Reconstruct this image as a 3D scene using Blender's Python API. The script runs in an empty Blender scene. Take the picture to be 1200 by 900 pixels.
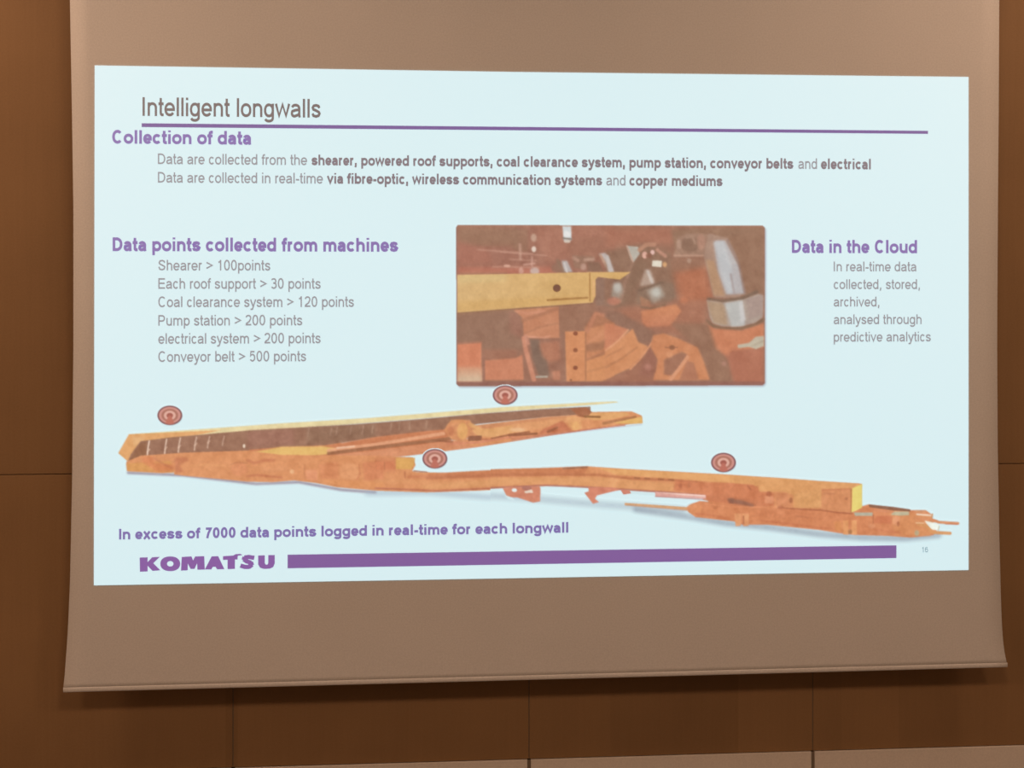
import bpy, bmesh, math, random
import numpy as np
random.seed(7)
rng = np.random.default_rng(7)
C = bpy.context.scene.collection

# ---------------------------------------------------------------- camera geometry
F = 1500.0                      # focal length in pixels of a 1200 px wide frame
TH = math.atan(5.18e-5 * F)     # the wall recedes to the right
D = 4.5                         # distance camera - screen plane
H = 2.40                        # eye height
HY = 337.0                      # horizon row
V = (math.sin(TH), math.cos(TH)); R = (math.cos(TH), -math.sin(TH))
WALL = 0.10                     # wall surface, 10 cm behind the screen fabric

def at(px, py, Y=0.0):
    """point on the vertical plane y=Y seen at photo position (px,py); plane y=0 is the screen"""
    dx = V[0] * F + R[0] * (px - 600); dy = V[1] * F + R[1] * (px - 600); dz = HY - py
    t = (Y + D) / dy
    return (dx * t, Y, H + dz * t)

def lin(c):
    c = np.asarray(c, float) / 255.0
    return np.where(c <= 0.04045, c / 12.92, ((c + 0.055) / 1.055) ** 2.4)

# ---------------------------------------------------------------- object helpers
def link(name, me, parent=None):
    o = bpy.data.objects.new(name, me); C.objects.link(o)
    if parent: o.parent = parent
    return o
def mesh_from(name, verts, faces, mats=(), smooth=False):
    me = bpy.data.meshes.new(name); me.from_pydata(verts, [], faces); me.update()
    for m in mats: me.materials.append(m)
    if smooth:
        for p in me.polygons: p.use_smooth = True
    return me
def box_into(bm, x0, x1, y0, y1, z0, z1, bevel=0.0):
    r = bmesh.ops.create_cube(bm, size=1.0)
    for v in r['verts']:
        v.co.x = x0 + (v.co.x + .5) * (x1 - x0)
        v.co.y = y0 + (v.co.y + .5) * (y1 - y0)
        v.co.z = z0 + (v.co.z + .5) * (z1 - z0)
    if bevel:
        es = list({e for v in r['verts'] for e in v.link_edges})
        bmesh.ops.bevel(bm, geom=es, offset=bevel, segments=2, affect='EDGES', profile=.5)
def bm_obj(name, bm, mat, parent=None):
    me = bpy.data.meshes.new(name); bmesh.ops.recalc_face_normals(bm, faces=bm.faces)
    bm.to_mesh(me); bm.free(); me.materials.append(mat)
    return link(name, me, parent)

# ---------------------------------------------------------------- materials
def newmat(name):
    m = bpy.data.materials.new(name); m.use_nodes = True
    nt = m.node_tree; b = nt.nodes['Principled BSDF']
    return m, nt, b
def rgba(c): return (float(c[0]), float(c[1]), float(c[2]), 1.0)

def mat_fabric(name, col, rough=.9):
    m, nt, b = newmat(name)
    tc = nt.nodes.new('ShaderNodeTexCoord')
    n = nt.nodes.new('ShaderNodeTexNoise'); n.inputs['Scale'].default_value = 170; n.inputs['Detail'].default_value = 2
    nt.links.new(tc.outputs['Object'], n.inputs['Vector'])
    n2 = nt.nodes.new('ShaderNodeTexNoise'); n2.inputs['Scale'].default_value = 3.0
    nt.links.new(tc.outputs['Object'], n2.inputs['Vector'])
    ad = nt.nodes.new('ShaderNodeMath'); ad.operation = 'MULTIPLY_ADD'; ad.inputs[1].default_value = .35
    nt.links.new(n2.outputs['Fac'], ad.inputs[0]); nt.links.new(n.outputs['Fac'], ad.inputs[2])
    cr = nt.nodes.new('ShaderNodeMapRange'); cr.inputs['From Min'].default_value = .35; cr.inputs['From Max'].default_value = .95
    cr.inputs['To Min'].default_value = .92; cr.inputs['To Max'].default_value = 1.06
    nt.links.new(ad.outputs[0], cr.inputs['Value'])
    mx = nt.nodes.new('ShaderNodeVectorMath'); mx.operation = 'SCALE'; mx.inputs[0].default_value = tuple(col)
    nt.links.new(cr.outputs[0], mx.inputs['Scale'])
    nt.links.new(mx.outputs[0], b.inputs['Base Color'])
    b.inputs['Roughness'].default_value = rough
    b.inputs['Specular IOR Level'].default_value = .15
    return m

LEAVES = [(-5, .5)] + [(at(px, 860, WALL)[0], v) for px, v in ((258, .0), (272.5, .52), (470, .62), (712, .25), (862, .75), (952, .6), (982, .85), (1040, .4))]
def mat_wood(name, col, seed, lower):
    """book-matched veneer: vertical strips of slightly different tone, fine vertical grain"""
    m, nt, b = newmat(name); N = nt.nodes; L = nt.links
    tc = N.new('ShaderNodeTexCoord')
    sep = N.new('ShaderNodeSeparateXYZ'); L.new(tc.outputs['Object'], sep.inputs[0])
    mr = N.new('ShaderNodeMapRange'); mr.inputs['From Min'].default_value = -5; mr.inputs['From Max'].default_value = 6
    L.new(sep.outputs['X'], mr.inputs['Value'])
    wn = N.new('ShaderNodeValToRGB'); wn.color_ramp.interpolation = 'CONSTANT'; el = wn.color_ramp.elements
    leaves = LEAVES if lower else [(-5, .5)]
    while len(el) < len(leaves): el.new(.5)
    for e_, (x_, v_) in zip(el, leaves): e_.position = (x_ + 5) / 11; e_.color = (v_, v_, v_, 1)
    if len(leaves) == 1: el[0].color = el[1].color = (.5, .5, .5, 1)
    L.new(mr.outputs[0], wn.inputs[0])
    mp = N.new('ShaderNodeMapping'); mp.inputs['Scale'].default_value = (70, 70, 2.2); mp.inputs['Location'].default_value = (seed, 0, seed * 2)
    L.new(tc.outputs['Object'], mp.inputs[0])
    gn = N.new('ShaderNodeTexNoise'); gn.inputs['Scale'].default_value = 1.0; gn.inputs['Detail'].default_value = 4; gn.inputs['Distortion'].default_value = .4
    L.new(mp.outputs[0], gn.inputs['Vector'])
    bn = N.new('ShaderNodeTexNoise'); bn.inputs['Scale'].default_value = 2.6; bn.inputs['Detail'].default_value = 3
    L.new(tc.outputs['Object'], bn.inputs['Vector'])
    fn = N.new('ShaderNodeTexNoise'); fn.inputs['Scale'].default_value = 150; fn.inputs['Detail'].default_value = 1
    L.new(tc.outputs['Object'], fn.inputs['Vector'])
    s1 = N.new('ShaderNodeMath'); s1.operation = 'MULTIPLY_ADD'; s1.inputs[1].default_value = .22; s1.inputs[2].default_value = .61
    L.new(wn.outputs['Color'], s1.inputs[0])
    s2 = N.new('ShaderNodeMath'); s2.operation = 'MULTIPLY_ADD'; s2.inputs[1].default_value = .12
    L.new(gn.outputs['Fac'], s2.inputs[0]); L.new(s1.outputs[0], s2.inputs[2])
    s3 = N.new('ShaderNodeMath'); s3.operation = 'MULTIPLY_ADD'; s3.inputs[1].default_value = .28
    L.new(bn.outputs['Fac'], s3.inputs[0]); L.new(s2.outputs[0], s3.inputs[2])
    s4 = N.new('ShaderNodeMath'); s4.operation = 'MULTIPLY_ADD'; s4.inputs[1].default_value = .16
    L.new(fn.outputs['Fac'], s4.inputs[0]); L.new(s3.outputs[0], s4.inputs[2])
    mx = N.new('ShaderNodeVectorMath'); mx.operation = 'SCALE'; mx.inputs[0].default_value = tuple(col)
    L.new(s4.outputs[0], mx.inputs['Scale']); L.new(mx.outputs[0], b.inputs['Base Color'])
    b.inputs['Roughness'].default_value = .55; b.inputs['Specular IOR Level'].default_value = .25
    bp = N.new('ShaderNodeBump'); bp.inputs['Strength'].default_value = .08; bp.inputs['Distance'].default_value = .001
    L.new(gn.outputs['Fac'], bp.inputs['Height']); L.new(bp.outputs[0], b.inputs['Normal'])
    return m

def mat_plain(name, col, rough=.7, metal=0.0, noise=.08, scale=40):
    m, nt, b = newmat(name)
    n = nt.nodes.new('ShaderNodeTexNoise'); n.inputs['Scale'].default_value = scale
    tc = nt.nodes.new('ShaderNodeTexCoord'); nt.links.new(tc.outputs['Object'], n.inputs['Vector'])
    cr = nt.nodes.new('ShaderNodeMapRange'); cr.inputs['To Min'].default_value = 1 - noise; cr.inputs['To Max'].default_value = 1 + noise
    nt.links.new(n.outputs['Fac'], cr.inputs['Value'])
    mx = nt.nodes.new('ShaderNodeVectorMath'); mx.operation = 'SCALE'; mx.inputs[0].default_value = tuple(col)
    nt.links.new(cr.outputs[0], mx.inputs['Scale']); nt.links.new(mx.outputs[0], b.inputs['Base Color'])
    b.inputs['Roughness'].default_value = rough; b.inputs['Metallic'].default_value = metal
    return m

FAB = np.array([.76, .735, .70])
# what the room light alone makes of the part of the screen the projector shines on
AMB = np.array([.140, .092, .060])
ALB = FAB * .5

def proj_emission(srgb):
    return np.maximum(lin(srgb) - AMB, 0.0)

_pm = {}
def mat_proj(srgb):
    """a patch of projected picture: lit fabric plus the projector's light"""
    k = tuple(srgb)
    if k in _pm: return _pm[k]
    m, nt, b = newmat('projected_' + '_'.join(str(int(v)) for v in k))
    b.inputs['Base Color'].default_value = rgba(ALB); b.inputs['Roughness'].default_value = 1
    b.inputs['Specular IOR Level'].default_value = 0
    b.inputs['Emission Color'].default_value = rgba(proj_emission(srgb)); b.inputs['Emission Strength'].default_value = 1
    _pm[k] = m; return m
def mat_picture():
    m, nt, b = newmat('projected_picture')
    a = nt.nodes.new('ShaderNodeAttribute'); a.attribute_name = 'picture'
    b.inputs['Base Color'].default_value = rgba(ALB); b.inputs['Roughness'].default_value = 1
    b.inputs['Specular IOR Level'].default_value = 0
    nt.links.new(a.outputs['Color'], b.inputs['Emission Color']); b.inputs['Emission Strength'].default_value = 1
    return m
PIC = mat_picture()

wood_col = (.300, .174, .080)
M_fabric = mat_fabric('screen_fabric', FAB)
M_dado = mat_fabric('beige_panel', (.80, .72, .63), .7)
M_gap = mat_plain('dark_backing', (.17, .12, .085), .9)
M_strip = mat_plain('joint_strip', (.20, .17, .12), .5, .2)
M_case = mat_plain('casing_white', (.6, .58, .55), .5)

# ---------------------------------------------------------------- the room
def struct(o): o['kind'] = 'structure'; return o
X0, X1 = -4.2, 5.6; YF = -7.0; ZC = 4.35
bm = bmesh.new(); box_into(bm, X0, X1, WALL + .022, WALL + .20, 0, ZC)
wall = struct(bm_obj('wall_back', bm, M_gap)); wall['label'] = 'brown wood veneer panelled wall behind the screen'
bm = bmesh.new(); box_into(bm, X0, X1, YF, WALL + .022, -.1, 0)
floor = struct(bm_obj('floor', bm, mat_plain('carpet', (.12, .08, .055), .95, 0, .3, 120)))
bm = bmesh.new(); box_into(bm, X0, X1, YF, WALL + .022, ZC, ZC + .1)
ceil = struct(bm_obj('ceiling', bm, mat_plain('ceiling_paint', (.7, .66, .6), .9)))
for nm, xa, xb in (('wall_left', X0 - .1, X0), ('wall_right', X1, X1 + .1)):
    bm = bmesh.new(); box_into(bm, xa, xb, YF, WALL + .022, 0, ZC); struct(bm_obj(nm, bm, M_dado))

sx = [at(273, 860, WALL)[0], at(620, 860, WALL)[0], at(952.5, 860, WALL)[0]]
st = (sx[2] - sx[0]) / 2
edges = [sx[0] - 3 * st, sx[0] - 2 * st, sx[0] - st] + sx + [sx[2] + st, sx[2] + 2 * st, sx[2] + 3 * st, sx[2] + 4 * st]
edges = [e for e in edges if X0 + .1 < e < X1 - .1]
edges = [X0 + .002] + edges + [X1 - .002]
z_seam = at(40, 556, WALL)[2]
z_dado = at(622, 890, WALL)[2]
rows = [(z_dado + .003, z_seam - .0015), (z_seam + .0015, ZC - .001)]
G = .0016
k = 0
for i in range(len(edges) - 1):
    a, b_ = edges[i], edges[i + 1]
    for r, (z0, z1) in enumerate(rows):
        k += 1
        tone = (1.0, 1.08)[r == 0]
        bm = bmesh.new(); box_into(bm, a + G, b_ - G, WALL, WALL + .022, z0, z1, .0008)
        m = mat_wood('veneer', [c * tone for c in wood_col], k + 3, r == 0)
        bm_obj('wood_panel', bm, m, wall)
    # beige dado panels stand slightly proud of the veneer, dark open joints between them
    bm = bmesh.new(); box_into(bm, a + .0065, b_ - .0065, WALL - .004, WALL + .022, .09, z_dado, .0012)
    bm_obj('beige_lower_panel', bm, M_dado, wall)
for e in edges[1:-1]:
    bm = bmesh.new(); box_into(bm, e - .0014, e + .0014, WALL + .0015, WALL + .022, z_dado + .003, ZC - .002)
    bm_obj('joint_strip', bm, M_strip, wall)
M_filler = mat_plain('joint_filler', (.24, .19, .14), .7)
for e in edges[1:-1]:
    bm = bmesh.new(); box_into(bm, e - .0063, e + .0063, WALL + .001, WALL + .0219, .09, z_dado - .002)
    bm_obj('joint_strip', bm, M_filler, wall)
bm = bmesh.new(); box_into(bm, X0, X1, WALL - .006, WALL + .0215, 0, .088, .002)
struct(bm_obj('baseboard_back', bm, mat_plain('baseboard_wood', (.13, .07, .035), .5)))

# ---------------------------------------------------------------- the projection screen
screen = bpy.data.objects.new('projection_screen', None); C.objects.link(screen)
screen['label'] = 'large white roll-down projection screen showing a bright slide, hung before brown wood panelling'
screen['category'] = 'projection screen'

LE = [(-60, 81), (0, 82), (120, 84.2), (240, 86), (400, 86), (560, 84.5), (680, 82), (740, 79.3), (780, 76.3), (811, 74)]
RE = [(-60, 1171.4), (0, 1171), (120, 1170.4), (240, 1169.4), (400, 1168.5), (520, 1169.2), (620, 1171), (700, 1173), (740, 1174.6), (765, 1177.5), (781.5, 1180.6)]
def interp(tab, y):
    return float(np.interp(y, [t[0] for t in tab], [t[1] for t in tab]))
def smooth_tab(tab, y, w=14):
    return sum(interp(tab, y + d) for d in (-w, -w / 2, 0, w / 2)) / 4 if y < tab[-1][0] - w else interp(tab, y)
NU, NV = 48, 90
YT = -60
def fab_pt(u, v):
    # rows run from the roller above the frame down to the hem; the cloth bows forward a little at the bottom
    yl = YT + v * (811 - YT); yr = YT + 1 + v * (781.5 - YT - 1)
    xl = smooth_tab(LE, yl); xr = smooth_tab(RE, yr)
    px = xl + u * (xr - xl); py = yl + u * (yr - yl)
    Y = -.002 * max(0, (v - .90) / .10) ** 2
    return at(px, py, Y)
verts = []; faces = []
for j in range(NV + 1):
    for i in range(NU + 1): verts.append(fab_pt(i / NU, j / NV))
for j in range(NV):
    for i in range(NU):
        a = j * (NU + 1) + i; faces.append((a, a + NU + 1, a + NU + 2, a + 1))
n0 = len(verts)
verts += [(x, y + .0012, z) for x, y, z in verts[:n0]]
faces += [tuple(n0 + q for q in reversed(f)) for f in faces[:]]
ring = [i for i in range(NU + 1)] + [j * (NU + 1) + NU for j in range(1, NV + 1)] + [NV * (NU + 1) + i for i in range(NU - 1, -1, -1)] + [j * (NU + 1) for j in range(NV - 1, 0, -1)]
for q in range(len(ring)):
    a, b_ = ring[q], ring[(q + 1) % len(ring)]
    faces.append((a, b_, n0 + b_, n0 + a))
fabric = link('screen_fabric', mesh_from('screen_fabric', verts, faces, [M_fabric], True), screen)
fabric['label'] = 'plain white screen cloth'

# hem: the cloth wrapped round the weight bar along the bottom edge
hv = []; hf = []; K = 12; NS = 60
for i in range(NS + 1):
    u = i / NS
    bx, by, bz = fab_pt(u, 1.0)
    for q in range(K):
        a = 2 * math.pi * q / K
        hv.append((bx, by + .0008 - .0019 * math.cos(a), bz + .007 + .0085 * math.sin(a)))
for i in range(NS):
    for q in range(K):
        a = i * K + q; b_ = i * K + (q + 1) % K
        hf.append((a, b_, b_ + K, a + K))
hf.append(tuple(range(K - 1, -1, -1))); hf.append(tuple(NS * K + q for q in range(K)))
hem = link('hem_bar', mesh_from('hem_bar', hv, hf, [M_fabric], True), screen)
hem['label'] = 'weighted hem along the bottom edge of the cloth'

# roller casing, just above the picture's upper edge
p0 = at(60, -62, 0); p1 = at(1195, -62, 0)
bm = bmesh.new(); box_into(bm, p0[0], p1[0], .004, WALL - .002, p0[2] - .02, p0[2] + .12, .01)
bm_obj('roller_casing', bm, M_case, screen)

# ---------------------------------------------------------------- the projected slide
BG = (217, 239, 242)
def fill_quad(name, pts, col, Y, parent, nsub=1):
    vs = [at(x, y, Y) for x, y in pts]
    return link(name, mesh_from(name, vs, [tuple(range(len(vs)))[::-1]], [mat_proj(col)]), parent)
slide = fill_quad('projected_slide', [(111, 76.7), (600, 84.3), (1135, 90.2), (1135, 668), (600, 677.6), (110, 686)], BG, -.0012, screen)
slide['label'] = 'bright pale blue slide with text, a photo and machine drawings'
YB = -.0018

def slope(y): return .0132 - (y - 83) * 5.185e-5

# a plain grotesque alphabet drawn as strokes (units: 1000 = em, capitals 716 high, small letters 519)
ADV_R = dict(zip("ntiloewascfdrmhpuyvbgx", (556,278,222,222,556,556,722,556,500,500,278,556,333,833,556,556,556,500,500,556,556,500)))
ADV_B = dict(zip("ntiloewascfdrmhpuyvbgx", (611,333,278,278,611,556,778,556,556,556,333,611,389,889,611,611,611,556,556,611,611,556)))
ADV_C = {'I': 278, 'C': 722, 'D': 722, 'E': 667, 'S': 667, 'P': 667, ',': 278, '-': 333, '>': 584, ' ': 278}
XH, CAP, DSC = 519.0, 716.0, -205.0
def arc(cx, cy, rx, ry, a0, a1, n=14):
    out = []
    for q in range(n + 1):
        a = math.radians(a0 + (a1 - a0) * q / n); c_, s_ = math.cos(a), math.sin(a)
        out.append((cx + rx * math.copysign(abs(c_) ** .93, c_), cy + ry * math.copysign(abs(s_) ** .93, s_)))
    return out
def glyph(ch, bold):
    h = 80.0 if bold else 55.0; s = 44.0 if bold else 52.0; r = 16.0 if bold else 24.0
    W = float((ADV_B if bold else ADV_R).get(ch, ADV_C.get(ch, 556)))
    L, Rr = s + h, W - s - h; mid = (L + Rr) / 2
    t = XH - h + 8; b = h - 8; my = XH / 2
    def bowl(l, rr): return arc((l + rr) / 2, my, (rr - l) / 2, (t - b) / 2, 0, 360, 28)
    def arch(l, rr): return [(l, t - 190)] + arc((l + rr) / 2, t - 165, (rr - l) / 2, 165, 180, 0) + [(rr, 0)]
    if ch == ' ': return W, []
    if ch == 'n': return W, [[(L, 0), (L, XH)], arch(L, Rr)]
    if ch == 'h': return W, [[(L, 0), (L, CAP)], arch(L, Rr)]
    if ch == 'm': return W, [[(L, 0), (L, XH)], arch(L, W / 2), arch(W / 2, Rr)]
    if ch == 'u': return W, [[(Rr, 0), (Rr, XH)], [(L, XH)] + arc(mid, b + 165, (Rr - L) / 2, 165, 180, 360) + [(Rr, b + 190)]]
    if ch == 'r': return W, [[(L, 0), (L, XH)], [(L, t - 190)] + arc(L + 165, t - 150, 165, 150, 180, 80, 8)]
    if ch == 'o': return W, [bowl(r + h, W - r - h)]
    if ch == 'c': return W, [arc(W / 2 + 4, my, W / 2 - r - h, (t - b) / 2, 38, 322, 24)]
    if ch == 'e':
        rx = W / 2 - r - h
        return W, [arc(W / 2, my, rx, (t - b) / 2, 0, 325, 26), [(W / 2 - rx, my - 8), (W / 2 + rx + h * .9, my - 8)]]
    if ch == 'd': return W, [bowl(r + h, Rr), [(Rr, 0), (Rr, CAP)]]
    if ch == 'b': return W, [bowl(L, W - r - h), [(L, 0), (L, CAP)]]
    if ch == 'p': return W, [bowl(L, W - r - h), [(L, DSC), (L, XH)]]
    if ch == 'g': return W, [bowl(r + h, Rr), [(Rr, XH)] + arc((r + h + Rr) / 2, DSC + h + 120, (Rr - r - h) / 2, 120, 360, 198, 12)]
    if ch == 'a':
        x = W - s - h - 6; l = r + h + 8
        return W, [arc((l + x) / 2, t - 140, (x - l) / 2, 140, 160, 0, 10) + [(x, 90), (x + 22, 0)],
                   [(x, my + 40), ((l + x) / 2, my + 18), (l + 30, my - 20)] + arc(l + 120, b + 112, 120, 112, 150, 300, 8) + [(x - 30, b + 60), (x, b + 130)]]
    if ch == 's':
        l, x = r + h + 2, W - r - h - 6; c_ = W / 2
        return W, [[(x - 4, t - 105), (x - 50, t - 28), (c_, t), (l + 55, t - 22), (l + 8, t - 95), (l + 40, t - 160), (c_, my + 12), (x - 30, my - 50), (x, b + 112), (x - 48, b + 28), (c_, b), (l + 45, b + 26), (l - 6, b + 112)]]
    if ch == 'i': return W, [[(W / 2, 0), (W / 2, XH)], [(W / 2, CAP - 100), (W / 2, CAP)]]
    if ch == 'l': return W, [[(W / 2, 0), (W / 2, CAP)]]
    if ch == 't':
        x = W / 2 - 12
        return W, [[(x, CAP - 25), (x, 130), (x + 18, b + 22), (x + 60, b), (W - 12, b + 4)], [(14, XH - h + 4), (W - 14, XH - h + 4)]]
    if ch == 'f':
        x = W / 2 - 12
        return W, [[(x, 0), (x, CAP - h - 110), (x + 22, CAP - h - 30), (x + 75, CAP - h + 4), (W + 10, CAP - h)], [(10, XH - h + 4), (W - 10, XH - h + 4)]]
    if ch == 'v': return W, [[(h * .8, XH), (W / 2, h * .8), (W - h * .8, XH)]]
    if ch == 'w': return W, [[(h * .8, XH), (W * .27, h), (W / 2, XH - h * .6), (W * .73, h), (W - h * .8, XH)]]
    if ch == 'x': return W, [[(h, 0), (W - h, XH)], [(h, XH), (W - h, 0)]]
    if ch == 'y': return W, [[(h * .8, XH), (W / 2, h)], [(W - h * .8, XH), (W / 2 - 10, -40), (W / 2 - 60, DSC + h + 8), (W / 2 - 120, DSC + h), (40, DSC + h + 4)]]
    if ch == ',': return W, [[(W / 2, 2 * h * 1.1), (W / 2, 0), (W / 2 - 34, -120)]]
    if ch == '-': return W, [[(30, 250), (W - 30, 250)]]
    if ch == '>': return W, [[(60, 540), (W - 70, 345), (60, 150)]]
    if ch == 'I': return W, [[(W / 2, 0), (W / 2, CAP)]]
    T = CAP - h; B = h
    if ch == 'C': return W, [arc(W / 2 + 8, CAP / 2, W / 2 - 48 - h, CAP / 2 - h + 8, 42, 318, 26)]
    if ch == 'D': return W, [[(80 + h, 0), (80 + h, CAP)], [(80, T), (W * .45, T)] + arc(W * .45, CAP / 2, W - 45 - h - W * .45, CAP / 2 - h, 90, -90, 14) + [(80, B)]]
    if ch == 'E': return W, [[(80 + h, 0), (80 + h, CAP)], [(80, T), (W - 50, T)], [(80, CAP / 2 + 10), (W - 75, CAP / 2 + 10)], [(80, B), (W - 42, B)]]
    if ch == 'P': return W, [[(80 + h, 0), (80 + h, CAP)], [(80, T), (W * .55, T)] + arc(W * .55, T - 175, W - 48 - h - W * .55, 175, 90, -90, 12) + [(80, T - 350)]]
    if ch == 'S':
        l, x, c_ = 48 + h, W - 48 - h, W / 2
        return W, [[(x - 8, T - 150), (x - 60, T - 40), (c_ + 20, T + 4), (l + 80, T - 28), (l + 14, T - 130), (l + 50, T - 215), (c_, CAP / 2 + 10), (x - 50, CAP / 2 - 70), (x, B + 170), (x - 50, B + 50), (c_, B - 4), (l + 60, B + 40), (l - 6, B + 190)]]
    l, x = 42 + h, W - 42 - h
    if ch == '0': return W, [arc(W / 2, CAP / 2, W / 2 - 42 - h, CAP / 2 - h + 6, 0, 360, 28)]
    if ch == '1': return W, [[(W / 2 + 50, 0), (W / 2 + 50, CAP)], [(W / 2 + 50, CAP - h * 1.3), (W / 2 - 30, CAP - 130), (W / 2 - 125, CAP - 185)]]
    if ch == '2': return W, [arc(W / 2 + 4, T - 160, (x - l) / 2, 164, 170, -20, 12) + [(x - 110, CAP * .37), (l + 50, B + 90), (l, B)], [(l - h * .8, B), (W - 42, B)]]
    if ch == '3': return W, [arc(W / 2 - 10, T - 145, (x - l) / 2 - 12, 149, 155, -80, 12) + [(W / 2 - 40, CAP / 2 + 28)], [(W / 2 - 40, CAP / 2 + 28)] + arc(W / 2, B + 168, (x - l) / 2, 176, 85, -155, 14)]
    if ch == '5': return W, [[(x - 5, T), (l + 60, T), (l + 20, CAP / 2 + 10)] + arc(W / 2, B + 205, (x - l) / 2, 212, 130, -150, 14)]
    if ch == '6': return W, [arc(W / 2, B + 190, (x - l) / 2, 195, 0, 360, 22), [(l, B + 190), (l + 5, CAP * .6), (l + 60, T - 40), (W / 2 + 20, T + 2), (x - 10, T - 110)]]
    if ch == '7': return W, [[(l - 10, T), (x + 10, T), (W / 2 + 10, CAP * .45), (W / 2 - 70, 0)]]
    raise ValueError(ch)
def ribbon(P, w):
    vs, fs = [], []; n = len(P); closed = math.dist(P[0], P[-1]) < 1e-6
    for i, (x, y) in enumerate(P):
        a = P[i - 1] if i > 0 else (P[-2] if closed else None); b = P[i + 1] if i < n - 1 else (P[1] if closed else None)
        ds = []
        if a: d = math.dist(a, (x, y)) or 1; ds.append(((x - a[0]) / d, (y - a[1]) / d))
        if b: d = math.dist(b, (x, y)) or 1; ds.append(((b[0] - x) / d, (b[1] - y) / d))
        tx, ty = sum(d[0] for d in ds), sum(d[1] for d in ds); m = math.hypot(tx, ty) or 1; tx /= m; ty /= m
        k = min(2.0, 1 / max(.3, tx * ds[0][0] + ty * ds[0][1]))
        vs += [(x - ty * w * k, y + tx * w * k), (x + ty * w * k, y - tx * w * k)]
    for i in range(n - 1): fs.append((2 * i, 2 * i + 1, 2 * i + 3, 2 * i + 2))
    return vs, fs
def text_mesh(s, bold):
    x = 0; lay = 0; co, fs = [], []; w = 80.0 if bold else 55.0
    for ch in s:
        W, st = glyph(ch, bold)
        for P in st:
            v, f = ribbon(P, w); b = len(co)
            lay += 1; co += [((x + a) / 1000, y / 1000, lay % 6) for a, y in v]; fs += [tuple(b + q for q in t) for t in f]
        x += W
    return co, fs
def cap_h(bold): return CAP / 1000
def text_line(name, segs, y0, cap, label=None, xref=None):
    """segs: (text, bold, x0, x1, colour); y0 baseline at the first x"""
    V_, F_, MI, mats = [], [], [], []
    xr = segs[0][2]
    for s, bold, x0, x1, col in segs:
        co, fs = text_mesh(s, bold)
        mn = min(c[0] for c in co); mxx = max(c[0] for c in co)
        kx = (x1 - x0) / (mxx - mn); ky = cap / cap_h(bold)
        m = mat_proj(col)
        if m not in mats: mats.append(m)
        base = len(V_)
        for (x, y, la) in co:
            px = x0 + (x - mn) * kx
            py = y0 + slope(y0) * (px - xr) - y * ky
            V_.append(at(px, py, YB - la * .00003))
        for f in fs: F_.append(tuple(base + q for q in f)); MI.append(mats.index(m))
    me = mesh_from(name, V_, F_, mats)
    for p, mi in zip(me.polygons, MI): p.material_index = mi
    o = link(name, me, slide)
    if label: o['label'] = label
    return o
GR = (154, 152, 156); GB = (134, 122, 127); PU = (138, 116, 174); PB = (132, 116, 172); TI = (122, 110, 108)
text_line('title_text', [('Intelligent longwalls', False, 167, 376, TI)], 135.8, 22, 'dark grey slide title')
text_line('heading_text', [('Collection of data', True, 131.5, 294.5, PU)], 168.2, 16, 'purple heading under the title')
text_line('body_text', [('Data are collected from the', False, 185, 360, GR),
    ('shearer, powered roof supports, coal clearance system, pump station, conveyor belts', True, 365, 930, GB),
    ('and', False, 935.5, 957.5, GR), ('electrical', True, 962, 1020.5, GB)], 192.3, 12.6)
text_line('body_text', [('Data are collected in real-time', False, 185, 378.5, GR),
    ('via fibre-optic, wireless communication systems', True, 383, 706, GB),
    ('and', False, 710.5, 733, GR), ('copper mediums', True, 737.5, 847, GB)], 214, 12.6)
text_line('heading_text', [('Data points collected from machines', True, 132, 467, PU)], 294.3, 16.2, 'purple heading over the list of machines')
for s, x1, y in (('Shearer > 100points', 317, 317), ('Each roof support > 30 points', 376, 338.5), ('Coal clearance system > 120 points', 415, 360),
                 ('Pump station > 200 points', 354.5, 381.7), ('electrical system > 200 points', 376, 403), ('Conveyor belt > 500 points', 359, 424.2)):
    text_line('list_text', [(s, False, 185.5, x1, GR)], y, 12.6)
text_line('heading_text', [('Data in the Cloud', True, 928, 1074.7, PU)], 296.5, 15.6, 'purple heading at the right of the slide')
for s, x1, y in (('In real-time data', 1074, 318), ('collected, stored,', 1078, 338.8), ('archived,', 1030.5, 359.3), ('analysed through', 1080, 380), ('predictive analytics', 1091, 400.5)):
    text_line('list_text', [(s, False, 977, x1, GR)], y, 11.6)
text_line('footer_text', [('In excess of 7000 data points logged in real-time for each longwall', True, 139.5, 666, PB)], 632.3, 12.6)
text_line('page_number', [('16', False, 1080.5, 1087.5, (146, 168, 176))], 647.4, 6.6)
o = fill_quad('title_rule', [(166, 144.4), (1087.5, 153.3), (1087.5, 156.9), (166, 148.9)], (124, 98, 152), YB, slide); o['label'] = 'thin purple line under the title'
o = fill_quad('footer_bar', [(337, 650), (1050.5, 639), (1050.5, 654), (337, 666)], (134, 100, 156), YB, slide); o['label'] = 'thick purple bar along the foot of the slide'

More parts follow.
